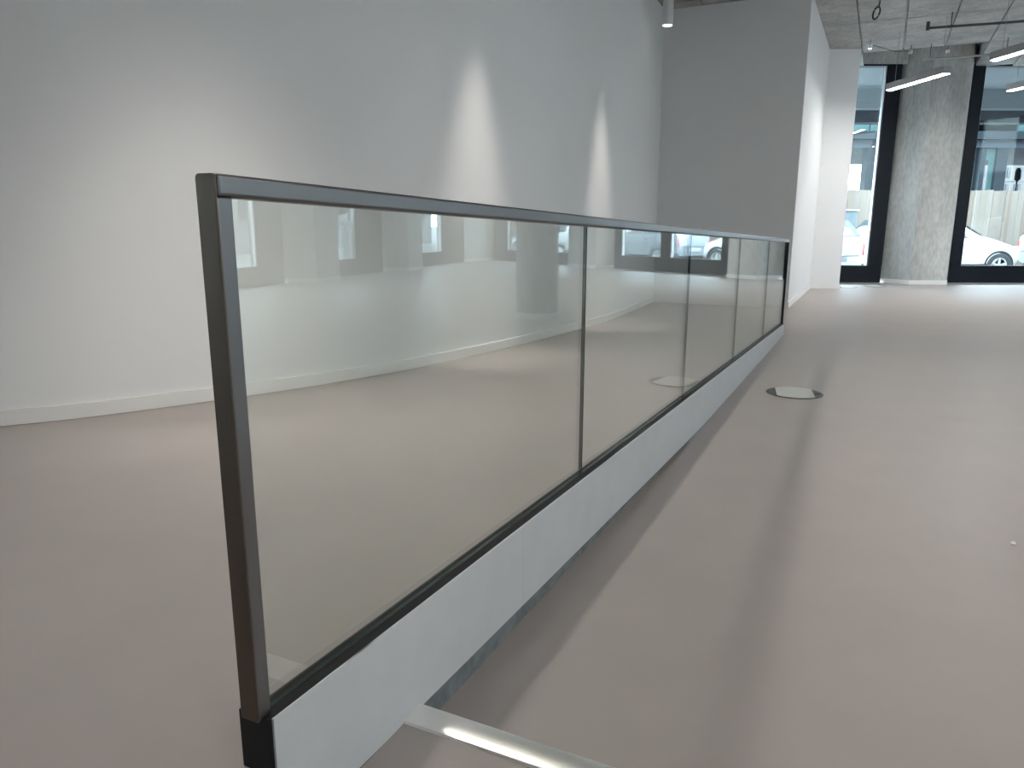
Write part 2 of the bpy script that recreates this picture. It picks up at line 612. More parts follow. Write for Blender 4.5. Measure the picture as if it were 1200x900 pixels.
column('faceted grey concrete column between the two tall windows', [(6.665, 13.63), (6.955, 13.07), (7.60, 13.07), (7.855, 13.48), (7.855, 13.63)], [0, 1])
column('grey concrete column right of the two-pane window, seen mirrored', [(11.11, 13.63), (11.3, 13.07), (12.25, 13.07), (12.44, 13.63)], [0, 1])
column('grey concrete corner column where the two window walls meet', [tuple(F2(8.62, 0)[:2]), (15.7, 12.9), (15.87, 13.63), (16.6, 13.6), tuple(F2(8.62, .4)[:2])], [0, 1])
rc = thing('round_concrete_column', 'round grey concrete column standing free in the room, seen mirrored', 'column', (5.02, 6.05, 0))
part('shaft', MB().lathe([(.235, 0), (.235, HC)], 40), m_col, rc, loc=(0, 0, 0))
part('baseboard', MB().lathe([(.237, 0), (.25, 0), (.25, .07), (.237, .07)], 40), m_base, rc, loc=(0, 0, 0))


# ------------------------------------------------------------------ setting: second window wall on the right (seen in the glass)
def window_f2(n, s0, s1, panes, label, zl=.33):
    r = structroot('window_%d' % n, label, 'window', F2((s0 + s1) / 2, 0))
    part('bottom_rail', MB().f2box(s0, s1, 0, .14, 0, zl), m_frame, r)
    part('head_rail', MB().f2box(s0, s1, 0, .14, ZW - .03, ZW), m_frame, r)
    a = s0
    for p0, p1 in panes:
        part('mullion', MB().f2box(a, p0, 0, .14, zl, ZW - .03), m_frame, r)
        part('pane', MB().f2box(p0, p1, .09, .098, zl, ZW - .03), m_pane, r)
        b = MB(); b.f2box(p0, p0 + .022, .02, .088, zl, ZW - .03); b.f2box(p1 - .022, p1, .02, .088, zl, ZW - .03)
        part('glazing_bead', b, m_alu, r)
        la = bpy.data.lights.new('sky_portal', 'AREA')
        la.shape = 'RECTANGLE'; la.size = p1 - p0; la.size_y = ZW - zl; la.cycles.is_portal = True
        lo = bpy.data.objects.new('sky_portal', la); COL.objects.link(lo)
        c = F2((p0 + p1) / 2, .16, (zl + ZW) / 2)
        mat = Matrix.Translation(c) @ (-FN).to_track_quat('-Z', 'Y').to_matrix().to_4x4()
        lo.matrix_world = mat
        lo.parent = r; lo.matrix_parent_inverse = Matrix.Translation(-F2((s0 + s1) / 2, 0))
        a = p1
    part('mullion', MB().f2box(a, s1, 0, .14, zl, ZW - .03), m_frame, r)
    return r


window_f2(4, 5.35, 8.6, [(5.98, 7.22)], 'dark framed side window nearest the room corner, seen mirrored')
window_f2(5, 1.95, 4.22, [(2.30, 3.16)], 'dark framed side window with white sheet, seen mirrored')
window_f2(6, -1.9, .78, [(-1.5, .10)], 'dark framed side window mirrored next to the steel end post')
window_f2(7, -6.2, -3.0, [(-5.9, -4.8), (-4.5, -3.3)], 'dark framed two-pane side window added unseen behind the camera to let light in')  # unseen window, put in to let more daylight into the room
for s0, s1, lab in ((4.24, 5.33, 'concrete pier between the two side windows nearest the corner, seen mirrored'),
                    (.80, 1.93, 'concrete pier left of the window with white sheet, seen mirrored'),
                    (-2.98, -1.92, 'concrete pier beside the camera on the side window wall')):
    column(lab, [tuple(F2(s1, .2)[:2]), tuple(F2(s1 - .1, -.45)[:2]), tuple(F2(s0 + .3, -.45)[:2]), tuple(F2(s0, .2)[:2])], [0, 1, 2])
w = MB().f2box(-11, -6.22, 0, .2, 0, HC)
struct('wall_right', w, m_wall, 'plain white wall on the right behind the camera', 'wall')
w = MB().f2box(-11, 9.4, 0, .25, ZW, HC + .5)
struct('wall_lintel_side', w, m_col, 'concrete lintel above the side windows', 'wall')

# ------------------------------------------------------------------ glass balustrade
bal = thing('glass_balustrade', 'long glass balustrade with steel handrail on white fascia along the ramp', 'balustrade', W(T0, 0, 0))
part('handrail', MB().sbox(-1.381, TE + .012, -.0165, .0165, GH, GH + .029), m_steel, bal, bevel=.005, seg=3, label='brushed steel handrail')
mb = MB()
c = [(-1.382, -.0155), (-1.382, .0155), (-1.357, .0155), (-1.357, -.0155)]
mb.hexa([S(t, o, .0) for t, o in c], [S(t, o, GH - .0005) for t, o in c])
part('end_post', mb, m_steel, bal, bevel=.002, label='brushed steel end post')
mb = MB()
r_, top, hw_ = .006, GH + .0285, .0170
prof = [(-hw_, 0.0)] + [(-hw_ + r_ - r_ * math.cos(a), top - r_ + r_ * math.sin(a)) for a in (0, .4, .8, 1.2, 1.57)]
prof += [(-o, d) for o, d in prof[::-1]]
n = len(prof)
mb.v += [tuple(S(-1.386, o, d)) for o, d in prof] + [tuple(S(-1.3825, o, d)) for o, d in prof]
mb.face(list(range(n))); mb.face([n + i for i in range(n)][::-1])
for i in range(n):
    mb.face([i, (i + 1) % n, n + (i + 1) % n, n + i])
o_ = part('end_plate', mb, m_steel_shade, bal, bevel=.001, label='steel end plate, end-face shade put into its colour')
mb = MB()
c = [(TE, -.0155), (TE, .0155), (TE + .010, .0155), (TE + .010, -.0155)]
mb.hexa([S(t, o, .0) for t, o in c], [S(t, o, GH - .0005) for t, o in c])
part('end_post', mb, m_black, bal, label='dark slim far end post')
joints = [T0] + [PL * k for k in range(4)] + [TE]
for k in range(5):
    a = joints[k] + (.0015 if k == 0 else .003)
    b = joints[k + 1] - (.0015 if k == 4 else .003)
    n = MB()
    c = [(a, -.005), (a, .005), (b, .005), (b, -.005)]
    n.hexa([S(t, o, .001) for t, o in c], [S(t, o, GH - .001) for t, o in c])
    n.mi = [1, 1, 1, 0, 1, 0]
    g = part('glass_panel', n, [m_glass, m_glass_edge], bal)
part('base_channel', MB().sbox(-1.368, TE + .012, -.020, .0258, -.10, .0), m_black, bal, bevel=.001, label='black base channel')
part('end_block', MB().sbox(-1.3725, -1.3682, -.036, .0258, -.10, -.0004).sbox(-1.3681, -1.345, -.036, -.0202, -.10, -.0004), m_black, bal, label='black end block')
FH = .222


def fascia(ta, tb):
    m = MB()
    n = 12
    ts = [ta + (tb - ta) * i / n for i in range(n + 1)]
    for i in range(n):
        t0, t1 = ts[i], ts[i + 1]
        l0, l1 = max(.0005, zb(t0) - FH), max(.0005, zb(t1) - FH)
        m.hexa([W(t0, .026, l0), W(t0, .030, l0), W(t1, .030, l1), W(t1, .026, l1)],
               [S(t0, .026, 0), S(t0, .030, 0), S(t1, .030, 0), S(t1, .026, 0)])
    return m


for ta, tb in ((-1.368, -.4855), (-.4845, 2.0), (2.001, TE + .012)):
    part('fascia_panel', fascia(ta, tb), m_fascia, bal, label='white fascia board')
mb = MB()
mb.hexa([W(-1.368, -.0195, -.02), W(-1.368, .007, -.02), W(5.4, .007, -.02), W(5.4, -.0195, -.02)],
        [S(-1.368, -.0195, -.1), S(-1.368, .007, -.1), S(5.4, .007, -.1), S(5.4, -.0195, -.1)])
part('plinth', mb, m_plinth, bal, label='rough grey plinth under the fascia')

# metal edge strip where the raised floor ends
r = thing('floor_edge_strip', 'aluminium edge strip across the floor, butting against the white fascia', 'trim', W(-1.0, .031, ZF))
mb = MB()
prof = [(-1.036, .0003), (-1.0335, .0058), (-1.029, .0075), (-.979, .0075), (-.9745, .0055), (-.9735, -.040), (-.9760, -.040), (-.9768, .0003)]
for a, b in ((.0315, 3.6),):
    n = len(prof)
    mb.v += [tuple(W(t, a, ZF + z)) for t, z in prof] + [tuple(W(t, b, ZF + z)) for t, z in prof]
    mb.face(list(range(n))); mb.face([n + i for i in range(n)][::-1])
    for i in range(n):
        j = (i + 1) % n
        mb.face([i, j, n + j, n + i])
part('profile', mb, m_alunose, r, label='satin aluminium profile')

# ------------------------------------------------------------------ floor boxes


def floor_box(label, x, y, rot, r=.17, lid=True):
    t = thing('floor_box', label, 'floor box', (x, y, 0), 'round floor boxes set in the grey floor')
    part('ring', MB().lathe([(r - .02, .0006), (r, .0006), (r, .002), (r - .006, .004), (r - .022, .004), (r - .022, .002)], 48), m_fb_ring, t, loc=(0, 0, 0))
    part('cover', MB().lathe([(r - .021, .0006), (r - .021, .0036), (0, .0036)], 48), m_fb_ring, t, loc=(0, 0, 0))
    pts = []
    R_ = r - .012
    # lid: disc cut by two parallel chords
    for k in range(13):
        a = math.acos(.70) + (math.pi - 2 * math.acos(.70)) * k / 12
        pts.append((R_ * math.cos(a), R_ * math.sin(a)))
    for k in range(13):
        a = math.pi + math.acos(.70) + (math.pi - 2 * math.acos(.70)) * k / 12
        pts.append((R_ * math.cos(a), R_ * math.sin(a)))
    cr, sr = math.cos(rot), math.sin(rot)
    pts = [(px * cr - py * sr, px * sr + py * cr) for px, py in pts]
    part('lid', MB().prism(pts, .0036, .0062), m_fb_lid, t, loc=(0, 0, 0))
    ex, ey = .80 * r * cr, .80 * r * sr
    part('cable_outlet', MB().lathe([(.020, .0036), (.020, .0046), (0, .0046)], 16, (ex, ey, 0)), m_black, t, loc=(0, 0, 0))
    return t


floor_box('round floor box with pale lid beside the glass balustrade', 1.785, 4.565, -.28)
floor_box('small looking floor box near the wall return by the left window', 5.62, 12.52, .2)
floor_box('small looking floor box just in front of the concrete column', 6.18, 12.70, .2)
mb = MB().lathe([(.004, 0), (.009, .003), (.007, .008), (0, .010)], 7)
o_ = part('plaster_crumb', mb, m_base, None, loc=(1.678, 2.311, 0))
tag(o_, 'tiny white plaster crumb lying on the right of the floor', 'crumb')

# ------------------------------------------------------------------ wall-washer spots on a ceiling track along the curved wall


def spot(label, x, y, half, power, aim=(0, 0, -1), blend=.35, zbot=3.26, rad=.06, size=.03, col=(1, .93, .84), L=.30, core=None):
    t = thing('ceiling_spotlight', label, 'spotlight', (x, y, HC), 'white cylinder spotlights on the ceiling track')
    h = HC - zbot
    part('housing', MB().lathe([(rad, -h), (rad, -h + L), (rad - .006, -h + L + .004), (.012, -h + L + .004), (.012, -.02)], 28), m_whiteplast, t, loc=(0, 0, 0))
    part('adapter', MB().box(-.02, .11, -.02, .02, -.045, -.0), m_whiteplast, t, loc=(0, 0, 0), bevel=.004)
    part('lens', MB().lathe([(rad - .008, -h - .001), (rad - .008, -h + .002), (0, -h + .002)], 28), m_spotlens, t, loc=(0, 0, 0), label='glowing lens')
    la = bpy.data.lights.new('spot_beam', 'SPOT')
    la.energy = power; la.color = col
    la.spot_size = 2 * half; la.spot_blend = blend; la.shadow_soft_size = size
    lo = bpy.data.objects.new('spot_beam', la); COL.objects.link(lo); lo.parent = t
    lo.location = (0, 0, -h - .012)
    lo.rotation_euler = Vector(aim).to_track_quat('-Z', 'Y').to_euler()
    if core:                               # hot centre of the same lamp's beam: (half angle, power, aim)
        l2 = la.copy(); l2.energy = core[1]; l2.spot_size = 2 * core[0]; l2.spot_blend = 1.0
        o2 = bpy.data.objects.new('spot_beam_core', l2); COL.objects.link(o2); o2.parent = t
        o2.location = (0, 0, -h - .012)
        o2.rotation_euler = Vector(core[2]).to_track_quat('-Z', 'Y').to_euler()
    return t


def wall_o(t):
    for (ta, oa), (tb, ob) in zip(wl, wl[1:]):
        if ta <= t <= tb: return oa + (ob - oa) * (t - ta) / (tb - ta)
    return wl[-1][1]


p = W(.35, wall_o(.35) + 1.85)
spot('white ceiling spotlight over the near end of the curved wall', p.x, p.y, math.radians(26), SPOT_POWER * .85, aim=tuple(-NR * .46 + Vector((0, 0, -1))), blend=1.0, zbot=3.55, L=.1,
     core=(math.radians(18), SPOT_POWER * .95, tuple(-NR * .52 + Vector((0, 0, -1)))))
p = W(2.66, wall_o(2.66) + .5)
spot('white ceiling spotlight washing the middle of the curved wall', p.x, p.y, math.radians(16), SPOT_POWER * .7, aim=tuple(-NR * .11 + Vector((0, 0, -1))), blend=.8,
     core=(math.radians(13), SPOT_POWER * 1.4, tuple(-NR * .125 + Vector((0, 0, -1)))), zbot=3.55, L=.1)
p = W(5.25, wall_o(5.25) + .5)
spot('white ceiling spotlight washing the far part of the curved wall', p.x, p.y, math.radians(16), SPOT_POWER * .7, aim=tuple(-NR * .11 + Vector((0, 0, -1))), blend=.8,
     core=(math.radians(13), SPOT_POWER * 1.4, tuple(-NR * .125 + Vector((0, 0, -1)))), zbot=3.55, L=.1)
spot('white cylinder spotlight in the far left ceiling corner', 1.775, 9.17, math.radians(13), SPOT_POWER * .6, aim=(.5, -.25, -1), blend=.8)
for tt, oo, lab in ((-1.6, -1.32, 'white ceiling spotlight lighting the balustrade end post'), (-.5, -1.42, 'white ceiling spotlight over the top of the ramp'),
                    (.8, -1.26, 'white ceiling spotlight over the near half of the ramp'), (2.0, -1.38, 'white ceiling spotlight over the middle of the ramp'),
                    (3.3, -1.3, 'white ceiling spotlight over the far half of the ramp')):
    p = W(tt, oo)
    spot(lab, p.x, p.y, math.radians(44), SPOT_POWER * (.2 if tt < -1 else .8), aim=tuple(NR * .42 + Vector((0, 0, -1))), blend=.9, zbot=3.5, L=.1, size=.09)
p = W(-2.6, -1.6)  # unseen lamp, added to brighten the near left floor
spot('unseen white ceiling spotlight added to light the upper floor left of the camera', p.x, p.y, math.radians(45), SPOT_POWER * .12, blend=1.0, zbot=3.5, L=.1, size=.11)
tr = MB()
pts = [W(t, wall_o(t) + .30, HC - .012) for t in [-.3 + .2 * k for k in range(38)]]
for a, b in zip(pts, pts[1:]):
    d = (b - a).normalized(); n = Vector((d.y, -d.x, 0)) * .017
    tr.hexa([a - n + Vector((0, 0, -.012)), a + n + Vector((0, 0, -.012)), b + n + Vector((0, 0, -.012)), b - n + Vector((0, 0, -.012))],
            [a - n + Vector((0, 0, .012)), a + n + Vector((0, 0, .012)), b + n + Vector((0, 0, .012)), b - n + Vector((0, 0, .012))])
o_ = part('lighting_track', tr, m_whiteplast)
tag(o_, 'white lighting track under the ceiling along the curved wall', 'track')

# small spots on the ceiling near the left window
for k, (x, y, lab) in enumerate(((5.24, 11.66, 'small white ceiling spot shining on the wall return'),
                                 (6.02, 12.02, 'small ceiling spot in front of the concrete column'),
                                 (6.56, 11.98, 'small ceiling spot nearest the two-pane window'))):
    t = thing('ceiling_spot', lab, 'spotlight', (x, y, HC), 'small ceiling spots by the left window')
    part('stem', MB().lathe([(.008, -.07), (.008, 0)], 10), m_greyplast, t, loc=(0, 0, 0))
    part('head', MB().lathe([(.026, -.12), (.030, -.07), (.012, -.065)], 18), m_whiteplast, t, loc=(0, 0, 0))
    part('lens', MB().lathe([(.022, -.1215), (0, -.1215)], 18), m_spotlens if k == 0 else m_fb_lid, t, loc=(0, 0, 0))
    if k == 0:
        la = bpy.data.lights.new('spot_beam', 'SPOT'); la.energy = 7; la.color = (1, .93, .85)
        la.spot_size = math.radians(34); la.spot_blend = .6; la.shadow_soft_size = .03
        lo = bpy.data.objects.new('spot_beam', la); COL.objects.link(lo); lo.parent = t
        lo.location = (0, 0, -.14); lo.rotation_euler = Vector((-.08, .16, -1)).to_track_quat('-Z', 'Y').to_euler()

# ------------------------------------------------------------------ linear pendant lights
PEND = 'linear pendant lights under the concrete ceiling'


def pendant_master():
    t = thing('linear_pendant_light', '', 'pendant light', (0, 0, 0), PEND)
    part('housing', MB().box(-.058, .058, -.625, .625, .012, .10), m_greyplast, t, loc=(0, 0, 0), bevel=.003)
    part('diffuser', MB().box(-.036, .036, -.62, .62, .006, .0118), m_led, t, loc=(0, 0, 0), label='glowing white diffuser')
    for y in (-.5, .5):
        part('suspension_wire', MB().tube([(0, y, .10), (0, y, HC - 2.9)], .0022, 5), m_wire, t, loc=(0, 0, 0))
    return t


pm = pendant_master()
spots = [(5.46, 10.66, 2.9, 'grey linear pendant light hanging in front of the left window frame'),
         (5.69, 8.66, 2.9, 'grey linear pendant light cut by the right edge, higher one'),
         (7.21, 10.70, 2.9, 'grey linear pendant light cut by the right edge, lower one before the window'),
         (8.9, 8.6, 2.9, 'unseen linear pendant light added to light the middle of the room'),  # from here on out of view, added to light the room
         (9.2, 11.2, 2.9, 'unseen linear pendant light added for light near the two-pane window'),
         (7.7, 5.6, 2.9, 'unseen linear pendant light added for light beside the round column'),
         (9.3, 4.0, 2.9, 'unseen linear pendant light added for light near the side windows'),
         (2.5, .5, 2.9, 'unseen linear pendant light added to light the near floor right of the camera'),
         (6.4, 1.8, 2.9, 'unseen linear pendant light added for light far right of the camera'),
         (1.6, -1.6, 2.9, 'unseen linear pendant light added for light behind the camera'),
         (4.8, -1.6, 2.9, 'unseen linear pendant light added for light behind the camera on the right')]
for k, (x, y, z, lab) in enumerate(spots):
    o = pm if k == 0 else copy_tree(pm)
    o.location = (x, y, z)
    o.rotation_euler = (0, 0, .095)
    o['label'] = lab

# ------------------------------------------------------------------ pipes, conduit and cable under the ceiling
t = thing('sprinkler_pipe', 'dark thin pipe hanging below the concrete ceiling', 'pipe', (5.30, 10.26, 3.5))
a, b = Vector((5.335, 10.279, 3.5)), Vector((6.9, 9.76, 3.5))
part('pipe', MB().tube([a, b], .016, 10), m_darkpipe, t)
part('end_cap', MB().tube([a + Vector((0, 0, -.028)), a + Vector((0, 0, .075))], .022, 10), m_darkpipe, t)
for k in (.16, .75):
    q = a.lerp(b, k)
    part('hanger', MB().tube([q, q + Vector((0, 0, HC - 3.5))], .006, 6), m_darkpipe, t)
    part('clamp', MB().lathe([(.024, -.014), (.024, .014)], 12, q), m_darkpipe, t)
t = thing('grey_conduit', 'light grey conduit running below the ceiling before the windows', 'conduit', (6.2, 12.0, 3.45))
a, b = Vector((6.157, 11.912, 3.45)), Vector((7.95, 11.15, 3.45))
part('pipe', MB().tube([a, b], .015, 10), m_lightpipe, t)
for k in (.05, .55, .95):
    q = a.lerp(b, k)
    part('hanger', MB().tube([q, q + Vector((0, 0, HC - 3.45))], .004, 6), m_darkpipe, t)
lc = Vector((4.395, 9.70, 3.53))
ring = []
for k in range(24):
    a = 2 * math.pi * k / 24
    ring.append(lc + Vector((.045 * math.cos(a) + .02 * math.sin(a), .02 * math.cos(a), .068 * math.sin(a))))
t = thing('cable_loop', 'black cable loop hanging from the concrete ceiling', 'cable', lc)
part('loop', MB().tube(ring, .0095, 8, closed=True), m_cable, t)
part('tail', MB().tube([lc + Vector((.02, .0, .066)), lc + Vector((.028, 0, .10)), lc + Vector((.03, 0, HC - 3.53))], .007, 8), m_cable, t)
wires = MB().tube([(5.27, 11.66, 3.60), (5.7, 11.84, 3.55), (6.02, 12.0, 3.59)], .004, 6)
o_ = part('ceiling_cable', wires, m_cable)
tag(o_, 'thin black cable strung between the small ceiling spots', 'cable')

# ------------------------------------------------------------------ white sheet in the side window
m_paper, nt, pb = new_mat('translucent_paper')
pb.inputs['Base Color'].default_value = (.75, .78, .80, 1)
pb.inputs['Roughness'].default_value = .8
tl = N(nt, 'ShaderNodeBsdfTranslucent'); tl.inputs['Color'].default_value = (.75, .78, .80, 1)
mxs = N(nt, 'ShaderNodeMixShader'); mxs.inputs['Fac'].default_value = .5
nt.links.new(pb.outputs['BSDF'], mxs.inputs[1]); nt.links.new(tl.outputs['BSDF'], mxs.inputs[2])
nt.links.new(mxs.outputs['Shader'], nt.nodes['Material Output'].inputs['Surface'])
t = thing('paper_sheet', 'white sheet with dark scrawl taped in a side window, seen mirrored', 'sheet', F2(2.93, .02, .34))
part('sheet', MB().f2box(2.71, 3.14, .080, .082, .34, 1.08), m_paper, t)
part('torn_top', MB().prism([tuple(F2(2.69, .083)[:2]), tuple(F2(3.02, .083)[:2]), tuple(F2(3.02, .085)[:2]), tuple(F2(2.69, .085)[:2])], 1.0, lambda p: 1.25 - .22 * abs((Vector((p[0], p[1], 0)) - FB).dot(FE) - 2.95)), m_paper, t)
sq = MB()
z = .40
while z < 1.0:
    pts = []
    for k in range(9):
        u = k / 8
        pts.append(F2(2.80 + .25 * u, .0775, z + .035 * math.sin(u * 9 + z * 13) + random.uniform(-.012, .012)))
    sq.tube(pts, .008, 5)
    z += .075
part('scrawl', sq, m_greyplast, t)

# ================================================================== OUTSIDE
ZG = -.30
m_asph = plain('asphalt', (.10, .10, .105), .9, var=.15, vscale=8)
m_pave = plain('pavement', (.17, .17, .165), .85, var=.1, vscale=5)
m_soff = plain('arcade_soffit', (.12, .14, .15), .8, var=.03, vscale=.8)
m_beam = plain('arcade_beam', (.028, .034, .042), .7, spec=.1, var=.05)
m_teal = plain('tinted_facade_glass', (.025, .05, .05), .3, spec=.12, var=.15, vscale=.6)
m_darkfac = plain('dark_facade_metal', (.008, .011, .014), .6, spec=.08, var=.1, vscale=2)
m_farwall = plain('pale_plaster', (.058, .055, .051), .85, var=.03, vscale=.3)
m_farwin = plain('far_window_glass', (.012, .014, .017), .6)
m_wood = [plain('fence_wood_%d' % k, c, .8, var=.10, vscale=5, stretch=(1, 1, .12))
          for k, c in enumerate(((.100, .082, .064), (.090, .071, .054), (.106, .090, .074), (.086, .071, .057)))]

w = MB().box(-15, 60, YF + .16, 18.2, ZG - .3, ZG)
struct('pavement', w, m_pave, 'grey pavement outside the windows', 'pavement')
w = MB().prism([(16.5, 13.0), (60, 13.0), (60, -40), (-10, -40), tuple(F2(-15, .3)[:2]), tuple(F2(9, .3)[:2])], ZG - .3, ZG - .005)
struct('pavement_side', w, m_pave, 'grey pavement outside the side windows', 'pavement')
w = MB().box(-120, 220, 18.2, 190, ZG - .4, ZG - .08)
struct('street', w, m_asph, 'dark asphalt street where the cars are parked', 'street')

# arcade over the pavement
w = MB().box(-6, 30, YF + .26, 16.35, 3.74, 4.1)
struct('arcade_soffit', w, m_soff, 'grey soffit of the arcade outside the windows', 'soffit')
t = thing('arcade_beam', 'dark stepped edge beam of the arcade outside the windows', 'beam', (7, 16.3, 3.2))
part('upper_beam', MB().box(-6, 30, 16.1, 16.4, 3.36, 3.74), m_soff, t)
part('lower_beam', MB().box(-6, 30, 16.4, 16.75, 3.12, 4.1), m_beam, t)


# cars
def car(label, x_rear, y_near, paint, rot=0.0):
    """small hatchback heading +x, near side at y_near"""
    t = thing('parked_car', label, 'car', (x_rear + 2.0, y_near + .87, ZG - .08), 'cars parked in the street')
    g = ZG - .0
    yc = y_near + .87
    # stations: x, z_low, z_belt, z_roof, half widths low / belt / roof
    st = [(.00, .42, .90, .94, .68, .70, .60), (.05, .33, .98, 1.08, .80, .79, .66), (.18, .28, 1.0, 1.22, .85, .84, .62), (.40, .26, 1.0, 1.40, .87, .86, .59),
          (.75, .24, .99, 1.46, .87, .86, .57), (1.3, .22, .98, 1.49, .87, .87, .57), (1.9, .22, .97, 1.47, .87, .87, .56), (2.35, .22, .96, 1.35, .87, .87, .57),
          (2.62, .22, .96, 1.18, .87, .86, .62), (2.85, .23, .96, 1.03, .87, .85, .68), (3.2, .24, .90, .96, .86, .84, .66), (3.55, .26, .80, .86, .83, .80, .60),
          (3.80, .30, .68, .74, .74, .71, .52), (3.92, .36, .56, .60, .58, .56, .40)]
    mb = MB(); ring = None
    for (x, zl, zbt, zr, wl_, wb, wr) in st:
        half = [(wl_ * .86, zl), (wl_, zl + .12), (wl_ * 1.01, (zl + zbt) / 2 + .05), (wb, zbt), (wr + .03, zr - .05), (wr * .82, zr), (wr * .4, zr + .015)]
        pts = half + [(-a, b) for a, b in half[::-1]]
        n0 = len(mb.v)
        mb.v += [(x_rear + x, yc + a, g + b) for a, b in pts]
        k = len(pts)
        if ring is not None:
            for j in range(k):
                j2 = (j + 1) % k
                mb.face([ring + j, ring + j2, n0 + j2, n0 + j], 0, True)
        else:
            mb.face([n0 + j for j in range(k)], 0, False)
        ring = n0
    mb.face([ring + j for j in range(k)][::-1], 0, False)
    part('body', mb, paint, t)
    X = lambda x: x_rear + x
    for sgn in (-1, 1):
        # side windows follow the tumblehome
        def sp(x, f):
            for s0, s1 in zip(st, st[1:]):
                if s0[0] <= x <= s1[0]:
                    u = (x - s0[0]) / (s1[0] - s0[0])
                    z0 = s0[2] + (s1[2] - s0[2]) * u; z1 = s0[3] + (s1[3] - s0[3]) * u - .05
                    w0 = s0[5] + (s1[5] - s0[5]) * u; w1 = s0[6] + .03 + (s1[6] - s0[6]) * u
                    return Vector((X(x), yc + sgn * (w0 + (w1 - w0) * f + .006), g + z0 + (z1 - z0) * f))
        for xa, xb in ((.52, 1.42), (1.50, 2.50)):
            n = MB()
            xs = [xa + (xb - xa) * i / 6 for i in range(7)]
            lo_ = [sp(x, .06) for x in xs]; hi = [sp(x, .93) for x in xs]
            n.v += [tuple(v) for v in lo_ + hi]
            for i in range(6): n.face([i, i + 1, 7 + i + 1, 7 + i])
            part('side_window', n, m_cargl, t)
        part('door_handle', MB().box(X(1.2), X(1.34), yc + sgn * .875, yc + sgn * .893, g + .83, g + .855), m_darkfac, t)
        part('door_mirror', MB().lathe([(.0, -.10), (.07, -.08), (.085, 0), (.06, .07), (0, .09)], 12, (X(2.5), yc + sgn * .98, g + 1.0), 'Y'), paint, t)
        part('sill_trim', MB().box(X(.95), X(2.95), yc + sgn * .868 - .01, yc + sgn * .868 + .01, g + .22, g + .33), m_darkfac, t)
        part('tail_light', MB().prism([(X(.015), yc + sgn * .60), (X(.015), yc + sgn * .77), (X(.24), yc + sgn * .852), (X(.24), yc + sgn * .78)],
                                      g + .62, g + .88), m_tail, t, label='red tail light')
        part('head_light', MB().prism([(X(3.48), yc + sgn * .70), (X(3.50), yc + sgn * .82), (X(3.82), yc + sgn * .715), (X(3.84), yc + sgn * .56)],
                                      g + .64, g + .78), m_lampgl, t)
        for wx in (.76, 3.24):
            cx_, cy_, cz_ = X(wx), yc + sgn * .80, g + .30 - .08 + .08
            part('wheel_arch', MB().lathe([(.375, -.06 * sgn), (.375, .078 * sgn), (.345, .079 * sgn), (.2, .02 * sgn)], 32, (cx_, cy_, cz_), 'Y'), m_tyre, t)
            wh = part('tyre', MB().lathe([(.19, -.1), (.27, -.1), (.305, -.075), (.305, .072), (.285, .09), (.20, .094), (.195, .06), (.19, .06)], 32, (cx_, cy_, cz_), 'Y') if sgn > 0 else
                      MB().lathe([(.19, .1), (.27, .1), (.305, .075), (.305, -.072), (.285, -.09), (.20, -.094), (.195, -.06), (.19, -.06)], 32, (cx_, cy_, cz_), 'Y'), m_tyre, t)
            sp_ = MB()
            sp_.lathe([(.205, .062 * sgn), (.205, .092 * sgn), (.175, .090 * sgn), (.170, .062 * sgn)], 28, (cx_, cy_, cz_), 'Y')
            sp_.lathe([(.05, .060 * sgn), (.05, .094 * sgn), (0, .097 * sgn)], 14, (cx_, cy_, cz_), 'Y')
            for k5 in range(5):
                a = 2 * math.pi * k5 / 5 + .3
                d = Vector((math.cos(a), 0, math.sin(a))); s = Vector((-d.z, 0, d.x))
                c0 = Vector((cx_, cy_ + .078 * sgn, cz_))
                q = [c0 + d * .03 - s * .03, c0 + d * .18 - s * .022, c0 + d * .18 + s * .022, c0 + d * .03 + s * .03]
                off = Vector((0, .014 * sgn, 0))
                sp_.hexa(q, [v + off for v in q])
            part('rim', sp_, m_rim, wh)
            part('brake_disc', MB().lathe([(.17, .03 * sgn), (.17, .04 * sgn), (0, .04 * sgn)], 20, (cx_, cy_, cz_), 'Y'), m_darkfac, wh)
    n = MB()      # rear screen
    q = [(.055, .67, 1.06), (.055, -.67, 1.06), (.40, -.53, 1.43), (.40, .53, 1.43)]
    n.v += [(X(a) - .028, yc + b, g + c) for a, b, c in q]; n.v += [(X(a) + .03, yc + b, g + c) for a, b, c in q]
    n.face([0, 1, 2, 3]); n.face([7, 6, 5, 4])
    for i in range(4): n.face([i, (i + 1) % 4, 4 + (i + 1) % 4, 4 + i])
    part('rear_window', n, m_cargl, t)
    n = MB()      # windscreen
    q = [(2.83, .66, 1.045), (2.83, -.66, 1.045), (2.34, -.50, 1.375), (2.34, .50, 1.375)]
    n.v += [(X(a) + .02, yc + b, g + c + .012) for a, b, c in q]; n.v += [(X(a) - .05, yc + b, g + c - .03) for a, b, c in q]
    n.face([0, 1, 2, 3]); n.face([7, 6, 5, 4])
    for i in range(4): n.face([i, (i + 1) % 4, 4 + (i + 1) % 4, 4 + i])
    part('windscreen', n, m_cargl, t)
    part('number_plate', MB().box(X(-.012), X(.01), yc - .26, yc + .26, g + .47, g + .58), m_plate, t)
    part('emblem', MB().lathe([(.045, -.008), (.045, .008)], 16, (X(.075), yc, g + .985), 'X'), m_rim, t)
    part('rear_bumper_line', MB().box(X(-.008), X(.02), yc - .60, yc + .60, g + .60, g + .612), m_darkfac, t)
    part('underbody', MB().box(X(.2), X(3.7), yc - .72, yc + .72, g + .16, g + .30), m_tyre, t)
    t.rotation_euler = (0, 0, rot)
    return t


